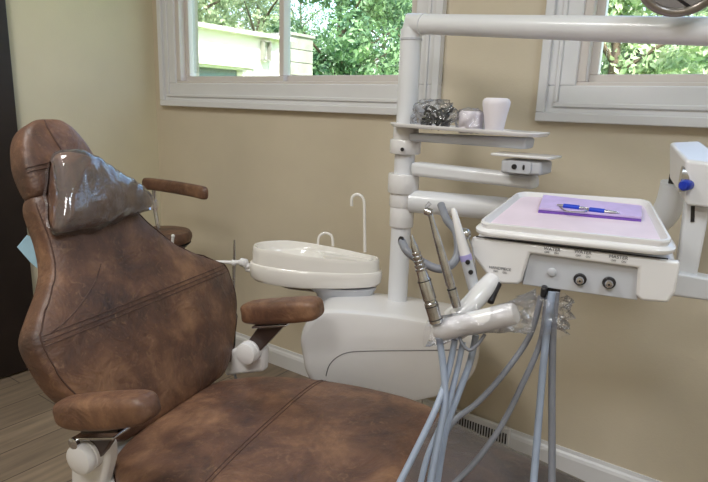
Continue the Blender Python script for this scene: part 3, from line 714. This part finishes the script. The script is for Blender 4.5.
knob(552, 272, .009, 'button'); knob(580, 279, .0105, 'k'); knob(609, 282.5, .0105, 'k')
for body, px, py, s_ in (('WATER', 552, 248, .0095), ('OFF      ON', 551.5, 251.5, .0055), ('WATER', 583, 251, .0095), ('OFF      ON', 583, 255, .0055), ('MASTER', 618.5, 256, .0095), ('OFF      ON', 618.5, 260, .0055), ('HANDPIECE', 500, 268.5, .0085), ('OFF      ON', 500, 272, .0055)):
    text(body, atL(px, py + (1.3 if px > 510 else 0), l0 - .0008), X_, Z_, s_, M['ink'], con)
# carrier bar under and behind the console, spring-arm post
lb = 1.545
ba = atL(600, 272, lb); bb = atL(740, 293, lb)
MB().prism([atL(560, 262, lb), atL(675, 272, lb), atL(735, 283, lb), atL(735, 305, lb), atL(675, 297, lb), atL(560, 285, lb)], L * .05).build('carrier_bar', M['enamel'], con, bevel=.008, seg=4)
MB().box(fl(-.02, 1.5, .87), (.16, .16, .03), (F, L, UP)).build('mount_plate', M['enamel'], con, bevel=.006)
MB().prism([atL(686, 200, 1.56), atL(712, 200, 1.56), atL(697, 278, 1.56), atL(675.5, 277, 1.56)], L * .035).build('upright', M['enamel'], con, bevel=.006, seg=4)
MB().prism([atL(691, 206, 1.558), atL(695, 206, 1.558), atL(694.5, 222, 1.558), atL(690.5, 222, 1.558)], L * .004).build('height_slot', M['dark'], con)
# arm head
lh = 1.53
Hd = MB(); h1 = [atL(x, y, lh) for x, y in ((686, 160), (735, 166), (735, 212), (686, 206))]
h2 = [atL(x, y, lh + .14) for x, y in ((669, 142), (700, 140), (700, 178), (669, 179))]
Hd.loft([h1, h2]); hd = Hd.build('arm_head', M['white'], con, bevel=.008, seg=4)
kc = atL(686, 185, lh - .004)
MB().loft([sup(atL(682, 179, lh + .02) - F * .004 + OUT * .0, UP, L, .03, .02, 2.6, 24), sup(atL(682, 179, lh + .02) + F * .02, UP, L, .03, .02, 2.6, 24)]).build('knob_plate', M['steel'], con)
MB().lathe(kc - F * .0 + OUT * .006, (OUT * .8 - F * .5), [(.012, -.012), (.013, 0), (.0125, .012), (.009, .017), (.002, .018)], 20).build('brake_knob', M['knob'], con, label='blue brake knob')
MB().box(A2 + UP * .006, (.03, .03, .04)).build('swivel_pin', M['dark'], con, bevel=.004)

# napkin, pens on the tray
def tp(px, py, h=.0045):
    return onp(px, py, quad(0, 0, h), nt_)
nap = thing('folded_napkin', tp(590, 215), 'folded purple paper napkin lying at the back of the tray', 'napkin')
q4 = [tp(538, 213, .005), tp(641, 222.5, .005), tp(641, 211, .005), tp(543, 199.5, .005)]
MB().prism(q4, nt_ * .006).build('lower_fold', M['purple2'], nap, bevel=.001)
MB().prism([p + nt_ * .0065 - (q4[3] - q4[0]) * -.02 for p in q4], nt_ * .0055).build('upper_fold', M['purple'], nap, bevel=.0012)
hN = .0175
def pen(name, a, b, label, grip, cat='pen'):
    a, b = tp(*a, hN + .003), tp(*b, hN + .003); t = thing(name, a.lerp(b, .5), label, cat, None)
    D = (b - a).length; dd = (b - a).normalized()
    MB().tube([a, a + dd * D * .3, a + dd * D * .7, b - dd * D * .12, b], [.0022, .0036, .0036, .003, .0006], 12).build('barrel', M['steel'], t)
    MB().tube([a + dd * D * grip[0], a + dd * D * grip[1]], .0052, 14).build('grip', M['blue'], t, label='blue grip sleeve')
    return t
pen('probe_pen', (557, 205), (587, 208.5), 'short steel tool with blue grip on the napkin left part', (.22, .75), 'dental tool')
pen('scaler_pen', (586, 209), (620, 213), 'slim pointed steel tool with blue grip on the napkin right part', (.1, .55), 'dental tool')
mir = thing('mouth_mirror', tp(575, 210, hN), 'small steel loop lying between the blue grips on the napkin', 'dental tool')
cq = [tp(x, y, hN + .0015) for x, y in ((560, 207), (566, 211), (577, 212), (585, 211.5), (588, 208.5), (583, 207.5))]
MB().tube(cq, .0016, 8, sub=4).build('wire_loop', M['steel'], mir)

# ------------------------------------------------------------------ handpiece holder and handpieces
lh_ = 1.10
hold = thing('handpiece_holder', atL(480, 320, lh_), 'white tubular handpiece holder wrapped in clear film under the console left end', 'holder')
a, b = atL(441, 330, lh_), atL(512, 314, lh_)
ax_ = (b - a).normalized()
MB().lathe(a - ax_ * .016, ax_, [(.002, 0), (.014, .002), (.0205, .01), (.0225, .02), (.0225, (b - a).length + .012), (.021, (b - a).length + .022), (.014, (b - a).length + .028), (.001, (b - a).length + .03)], 32).build('holder_bar', M['white'], hold)
nkz = MB(); nkz.tube([atL(455, 318, lh_ + .03), atL(470, 305, lh_ + .05), atL(482, 292, lh_ + .08), atL(492, 281, lh_ + .12)], [.018, .020, .022, .02], 20, sub=4); nkz.build('mount_arm', M['white'], hold)
nkz = MB(); nkz.tube([atL(447, 316, lh_ + .04), atL(460, 310, lh_ + .045), atL(478, 306, lh_ + .05)], [.012, .016, .014], 16, sub=4); nkz.build('rear_cradle', M['white'], hold)
sv = []
for i in range(22):
    t = i / 21; c = a.lerp(b, -.22 + t * 1.5); g = .027 + .004 * math.sin(t * 9) + (.012 * max(0, t - .8) * 5)
    r = sup(c - UP * .004 * t, UP, L, g, g, 2, 28); sv.append([p + (p - c).normalized() * (noise.noise(p * 45) * .007) for p in r])
MB().loft(sv, False).build('film_wrap', M['sleeve'], hold, label='crinkled clear film')
for k_, (x, y) in enumerate(((492, 300), (500, 296), (508, 292))):
    pass
MB().tube([atL(490, 302, 1.17), atL(494, 292, 1.19), atL(498, 284, 1.21)], .008, 10).build('bracket', M['dark'], hold)
MB().tube([atL(481, 303, 1.17), atL(484, 294, 1.19)], .006, 10).build('bracket', M['dark'], hold)

def hp_lathe(m, a, b, prof, n=24):
    ax = (b - a).normalized(); D = (b - a).length; m.lathe(a, ax, [(r, h * D) for r, h in prof], n)
# handpiece 1: slow motor with fins
l1 = 1.085
t1 = thing('slow_handpiece', atL(437, 322, l1), 'ridged steel handpiece leaning in the holder nearest the post', 'dental handpiece')
a, b = atL(437, 324, l1), atL(411, 235, l1)
m = MB(); hp_lathe(m, a, b, [(.010, 0), (.0135, .02), (.0138, .24), (.012, .25), (.012, .27), (.0138, .28), (.0132, .5), (.0115, .52), (.0105, .6)]); m.build('motor_body', M['steel'], t1)
m = MB(); pr_ = []
for k in range(5): h = .6 + k * .045; pr_ += [(.0105 - k * .0006, h), (.012 - k * .0007, h + .012), (.012 - k * .0007, h + .026), (.0095 - k * .0006, h + .034)]
pr_ += [(.0075, .84), (.006, .9), (.0045, .93), (.003, 1.0)]
hp_lathe(m, a, b, pr_); m.build('ridged_nose', M['steel'], t1)
for q in (.05, .2, .485): m = MB(); hp_lathe(m, a, b, [(.0142, q), (.0142, q + .01)]); m.build('grip_ring', M['dark'], t1)
# handpiece 2: slim with small head
l2 = 1.115
t2 = thing('turbine_handpiece', atL(457, 306, l2), 'slim steel handpiece with a small angled head in the middle slot', 'dental handpiece')
a, b = atL(457, 307, l2), atL(430, 214, l2)
m = MB(); hp_lathe(m, a, b, [(.0085, 0), (.0095, .03), (.0095, .2), (.008, .22), (.0095, .25), (.0088, .5), (.0072, .75), (.0052, .92), (.005, 1.0)]); m.build('handle', M['steel'], t2)
m = MB(); hd_ = atL(428.5, 210.5, l2); m.lathe(hd_ - (X_ * .008), X_ * .9 + UP * -.3, [(.004, 0), (.0085, .002), (.0085, .014), (.005, .017)], 18); m.build('turbine_head', M['chrome'], t2)
MB().tube([atL(428, 213, l2), atL(427, 207, l2), atL(430, 203, l2)], .0045, 8, sub=3).build('clear_cap', M['sleeve'], t2)
m = MB(); hp_lathe(m, a, b, [(.0098, .19), (.0098, .205)]); m.build('dark_band', M['dark'], t2)
# syringe 3
l3 = 1.19
t3 = thing('water_syringe', atL(474, 285, l3), 'white syringe with lavender band standing in the slot beside the console', 'dental syringe')
a, b = atL(475, 292, l3), atL(453, 208, l3)
m = MB(); hp_lathe(m, a, b, [(.0125, 0), (.0125, .38)]); m.build('syringe_body', M['grey'], t3)
m = MB(); hp_lathe(m, a, b, [(.0128, .38), (.0128, .45)]); m.build('syringe_band', M['lav'], t3)
m = MB(); hp_lathe(m, a, b, [(.0118, .45), (.010, .6), (.006, .97), (.003, 1)]); m.build('syringe_tip', M['white'], t3)
m = MB(); cn = atL(465, 234, l3 + .02); m.sphere(cn, .013, 10); m.tube([cn, atL(470, 248, l3 + .02), atL(474, 275, l3 + .02)], .007, 10); m.build('dark_fitting', M['steel'], t3)
for q in ((468, 262), (471, 272)): MB().lathe(atL(*q, l3 - .012), OUT, [(.005, 0), (.005, .004), (.001, .005)], 12).build('syringe_button', M['dark'], t3)

# hoses: each hangs from its handpiece or from the console underside
def hose(name, pts, r, m, label, sub=8, n=12, group=None):
    P_ = [atL(x, y, l) for x, y, l in pts]
    return MB().tube(P_, r, n, sub=sub).build(name, m, label=label, cat='hose', group=group)
hose('curved_hose', [(402, 242, 1.2), (408, 252, 1.17), (424, 263, 1.17), (440, 269, 1.17), (452, 264, 1.18), (458, 252, 1.2), (456, 232, 1.24), (447, 220, 1.28), (441, 205, 1.33)], .0092, M['hosed'], 'thick grey curved hose looping behind the upright handpieces')
MB().lathe(atL(402, 241, 1.2), V((-.5, -1, .1)), [(.010, 0), (.0105, .004), (.007, .005)], 16).build('hose_socket', M['dark'], label='dark round hose end beside the white post', cat='hose end')
hose('instrument_hose', [(439, 338, 1.085), (443, 365, 1.08), (445, 400, 1.06), (438, 440, 1.03), (430, 484, 1.0), (428, 500, .99)], .0072, M['hose'], 'blue-grey hose dropping from the ridged handpiece past the seat')
hose('instrument_hose', [(455, 340, 1.10), (448, 372, 1.09), (436, 408, 1.04), (415, 452, .99), (398, 486, .95), (392, 500, .94)], .0066, M['hose'], 'blue-grey hose swinging furthest left across the seat')
hose('instrument_hose', [(463, 342, 1.12), (456, 375, 1.10), (445, 415, 1.06), (428, 455, 1.02), (419, 490, .99)], .006, M['hose'], 'thin pale hose second from left over the seat')
hose('instrument_hose', [(476, 335, 1.14), (470, 362, 1.13), (458, 395, 1.10), (446, 430, 1.07), (437, 484, 1.04)], .007, M['hose'], 'pale blue hose falling from the right end of the holder')
hose('instrument_hose', [(541, 296, 1.22), (530, 335, 1.2), (505, 372, 1.16), (478, 402, 1.13), (455, 420, 1.10), (443, 440, 1.07), (436, 470, 1.05)], .0062, M['hosed'], 'grey hose sweeping from under the console down left to the others')
hose('instrument_hose', [(547, 296, 1.23), (541, 340, 1.2), (522, 385, 1.17), (500, 428, 1.14), (475, 462, 1.11), (452, 486, 1.08), (440, 500, 1.06)], .0062, M['hosed'], 'grey hose curving from the console down to the frame bottom centre')
hose('instrument_hose', [(552, 292, 1.20), (547, 330, 1.19), (542, 380, 1.18), (537, 440, 1.15), (533, 490, 1.12)], .0075, M['hose'], 'thick blue-grey hose hanging nearly straight below the console, left of two')
hose('instrument_hose', [(556, 292, 1.21), (553, 330, 1.20), (552, 380, 1.19), (552, 440, 1.16), (552, 490, 1.13)], .0075, M['hosed'], 'thick darker hose hanging straight below the console, right of two')
hose('instrument_hose', [(459, 336, 1.09), (463, 345, 1.085), (470, 350, 1.085), (478, 344, 1.09), (485, 334, 1.1)], .0035, M['hosed'], 'short dark looped hose tucked under the white holder bar')
# hose clamp block with film below the console
cb = thing('hose_gland', atL(553, 291, 1.22), 'dark hose gland with crumpled clear film under the console', 'hose gland')
MB().box(atL(554, 289, 1.25), (.026, .04, .026), (F, L, UP)).box(atL(544, 291, 1.22), (.012, .03, .022), (F, L, UP)).build('gland_block', M['dark'], cb, bevel=.004)
sv = []
for i in range(14):
    t = i / 13; c = atL(548 - 4 * t, 296 + 34 * t, 1.2); a_r = .048 - .006 * t + .006 * math.sin(i * 2.1)
    r = sup(c, F, L, a_r, .03, 2.2, 30); sv.append([p + (p - c).normalized() * (noise.noise(p * 55) * .016) + UP * noise.noise(p * 30) * .01 for p in r])
MB().loft(sv, False).build('film_wrap', M['sleeve'], cb, label='crumpled clear film')

# ------------------------------------------------------------------ outside
MB().box((-10, 22, -.3), (70, 38, .2)).build('ground', M['grass'], kind='structure', smooth=False)
gx = -12.2
g = thing('garage', (gx, 11, -.2), 'white flat-roofed garage outside the left window with a dark door', 'garage')
gy1 = atX(288, 60, gx).y
zt1 = atX(195, 28.5, gx).z; zt2 = atX(275, 38, gx).z; gz = (zt1 + zt2) / 2
dy0, dy1 = atX(160, 67, gx).y, atX(243, 69, gx).y; dzt = atX(220, 68, gx).z
gw = MB(); gw.box((gx - 2.5, (3 + dy0) / 2, gz / 2 - .1), (5, dy0 - 3, gz + .2)); gw.box((gx - 2.5, (dy1 + gy1) / 2, gz / 2 - .1), (5, gy1 - dy1, gz + .2))
gw.box((gx - 2.5, (dy0 + dy1) / 2, (gz + dzt) / 2), (5, dy1 - dy0, gz - dzt)); gw.build('garage_wall', M['stucco'], g, smooth=False)
MB().box((gx - .3, (dy0 + dy1) / 2, dzt / 2 - .1), (.1, dy1 - dy0, dzt + .2)).build('garage_door', M['gdoor'], g, smooth=False)
MB().box((gx + .06, (dy0 + dy1) / 2 + .1, dzt + .16), (.14, dy1 - dy0 + .5, .2)).box((gx + .03, dy1 + .16, dzt / 2), (.1, .18, dzt)).build('door_surround', M['stucco'], g, smooth=False)
MB().box((gx - 2.4, (3 + gy1) / 2, gz + .04), (5.3, gy1 - 3 + .1, .1)).build('roof_edge', M['stucco'], g, smooth=False)
wl = atX(263, 51, gx); ll = MB(); frame_c = [(0, 0)]
for sy, szz, w__, h__ in ((-.13, 0, .04, .5), (.13, 0, .04, .5), (0, .25, .3, .04), (0, -.25, .3, .04)): ll.box((gx + .12, wl.y + sy, wl.z + szz), (.14, w__, h__))
ll.box((gx + .05, wl.y, wl.z), (.06, .1, .3)); ll.build('wall_lantern', M['block'], g, smooth=False)
pc = atX(302, 58, gx - .2); pt = atX(302, 42, gx - .2)
yA, yB = atX(291, 58, gx - .2).y, atX(313, 58, gx - .2).y
pb = thing('masonry_pier', (gx - .6, (yA + yB) / 2, -.2), 'grey block masonry pier standing beyond the garage end', 'masonry pier')
cr = MB(); z = -.2; k = 0
while z < pt.z - .1: cr.box((gx - .6, (yA + yB) / 2, z + .19), (.8, yB - yA, .37)); z += .385
cr.build('block_courses', M['block'], pb, bevel=.01, seg=1)
MB().box((gx - .6, (yA + yB) / 2, z + .04), (.9, yB - yA + .1, .09)).build('pier_cap', M['block'], pb, bevel=.01)
def tree(px, dist, r, top, m, label, seed, n=12000, ls=.12):
    v = d(px, 60); v = V((v.x, v.y, 0)).normalized(); base = V((v.x * dist, v.y * dist, -.2)); rnd = random.Random(seed)
    t = thing('tree', base, label, 'tree', 'trees outside the windows')
    tk = MB(); tk.tube([base, base + UP * top * .35 + V((.1, 0, 0)), base + UP * top * .75], [.22, .17, .07], 10, sub=3)
    for k in range(7):
        a = rnd.uniform(0, 6.28); h = top * rnd.uniform(.25, .6); tk.tube([base + UP * h, base + UP * (h + r * .3) + V((math.cos(a), math.sin(a), 0)) * r * .4, base + UP * (h + r * .5) + V((math.cos(a), math.sin(a), 0)) * r * .75], [.09, .06, .02], 7)
    tk.build('trunk', M['bark'], t)
    lobes = []
    for k in range(26):
        a = rnd.uniform(0, 6.28); q = rnd.uniform(.1, .85) * r; h = rnd.uniform(.12, .95) * top
        lobes.append((base + V((math.cos(a) * q, math.sin(a) * q, h)), rnd.uniform(.28, .5) * r * .8))
    lf = MB()
    vs = []; fs = []
    for k in range(n):
        c, R2 = lobes[rnd.randrange(len(lobes))]; dv_ = V((rnd.gauss(0, 1), rnd.gauss(0, 1), rnd.gauss(0, 1))).normalized(); p = c + dv_ * R2 * rnd.uniform(.75, 1.05)
        nn = (dv_ + V((rnd.gauss(0, .6), rnd.gauss(0, .6), rnd.gauss(0, .6) + .3))).normalized(); uu = nn.orthogonal().normalized(); uu = Matrix.Rotation(rnd.uniform(0, 6.28), 3, nn) @ uu; ww = nn.cross(uu); s_ = ls * rnd.uniform(.7, 1.4)
        i0 = len(vs); vs += [p - uu * s_, p - ww * s_ * .5, p + uu * s_, p + ww * s_ * .5]; fs.append((i0, i0 + 1, i0 + 2, i0 + 3))
    lf.v = vs; lf.f = fs; lf.build('foliage', m, t, smooth=False)
tree(178, 28, 3.4, 8.2, M['leafB'], 'pale leafy tree above the left end of the garage roof', 1)
tree(258, 36, 3.8, 9.4, M['leafB'], 'pale tree above the garage roof beside the sash bar', 2)
tree(338, 26, 3.4, 7.6, M['leafA'], 'dense green tree filling the middle of the right sash', 4)
tree(424, 34, 3.8, 9.0, M['leafA'], 'green tree partly hidden by the white post in the left window', 6)
tree(218, 47, 5.0, 12.5, M['leafA'], 'tall darker tree in the far row above the garage', 11)
tree(300, 58, 6.0, 14.5, M['leafA'], 'tall dark tree in the far row above the masonry pier', 10)
tree(382, 46, 5.0, 12.5, M['leafA'], 'tall dark tree in the far row behind the right sash', 5)
tree(612, 20, 2.9, 6.6, M['leafB'], 'pale leafy tree at the left of the right window', 12)
tree(722, 28, 2.9, 6.6, M['leafB'], 'pale leafy tree at the right side of the right window', 14)
tree(662, 39, 5.2, 11.5, M['leafA'], 'darker green tree further back in the middle of the right window', 13)

# ------------------------------------------------------------------ lights
w = bpy.data.worlds.new('world'); sc.world = w; w.use_nodes = True; nt = w.node_tree; bg = nt.nodes['Background']
sk = nt.nodes.new('ShaderNodeTexSky'); sk.sky_type = 'NISHITA'; sk.sun_disc = False; sk.sun_elevation = math.radians(48); sk.sun_rotation = math.radians(140); sk.air_density = 1.2; sk.dust_density = 2
nt.links.new(sk.outputs[0], bg.inputs[0]); bg.inputs[1].default_value = .5
sd = bpy.data.lights.new('sun', 'SUN'); sd.energy = 8; sd.angle = .01; sd.color = (1, .96, .88); so = bpy.data.objects.new('sun', sd); col.objects.link(so)
so.rotation_euler = V((-.62, .42, -.8)).to_track_quat('-Z', 'Y').to_euler()
for i, (x, y, e) in enumerate(((-1.35, .2, 17), (-.1, -.9, 17), (.7, .5, 12))):  # unseen panels; the cool third one is added to imitate daylight from the right
    t = thing('ceiling_fill_light', (x, y, H), 'flat square ceiling light panel, unseen and added to light the room', 'ceiling light', 'ceiling light panels')
    MB().box((x, y, H - .012), (.64, .64, .024)).build('light_housing', M['trim'], t, bevel=.004)
    ld = bpy.data.lights.new('fill_panel_light', 'AREA'); ld.shape = 'SQUARE'; ld.size = .58; ld.energy = e; ld.color = ((1, .985, .96), (1, .985, .96), (.74, .86, 1))[i]; lo = bpy.data.objects.new('fill_panel_light', ld); col.objects.link(lo); lo.location = (x, y, H - .03)
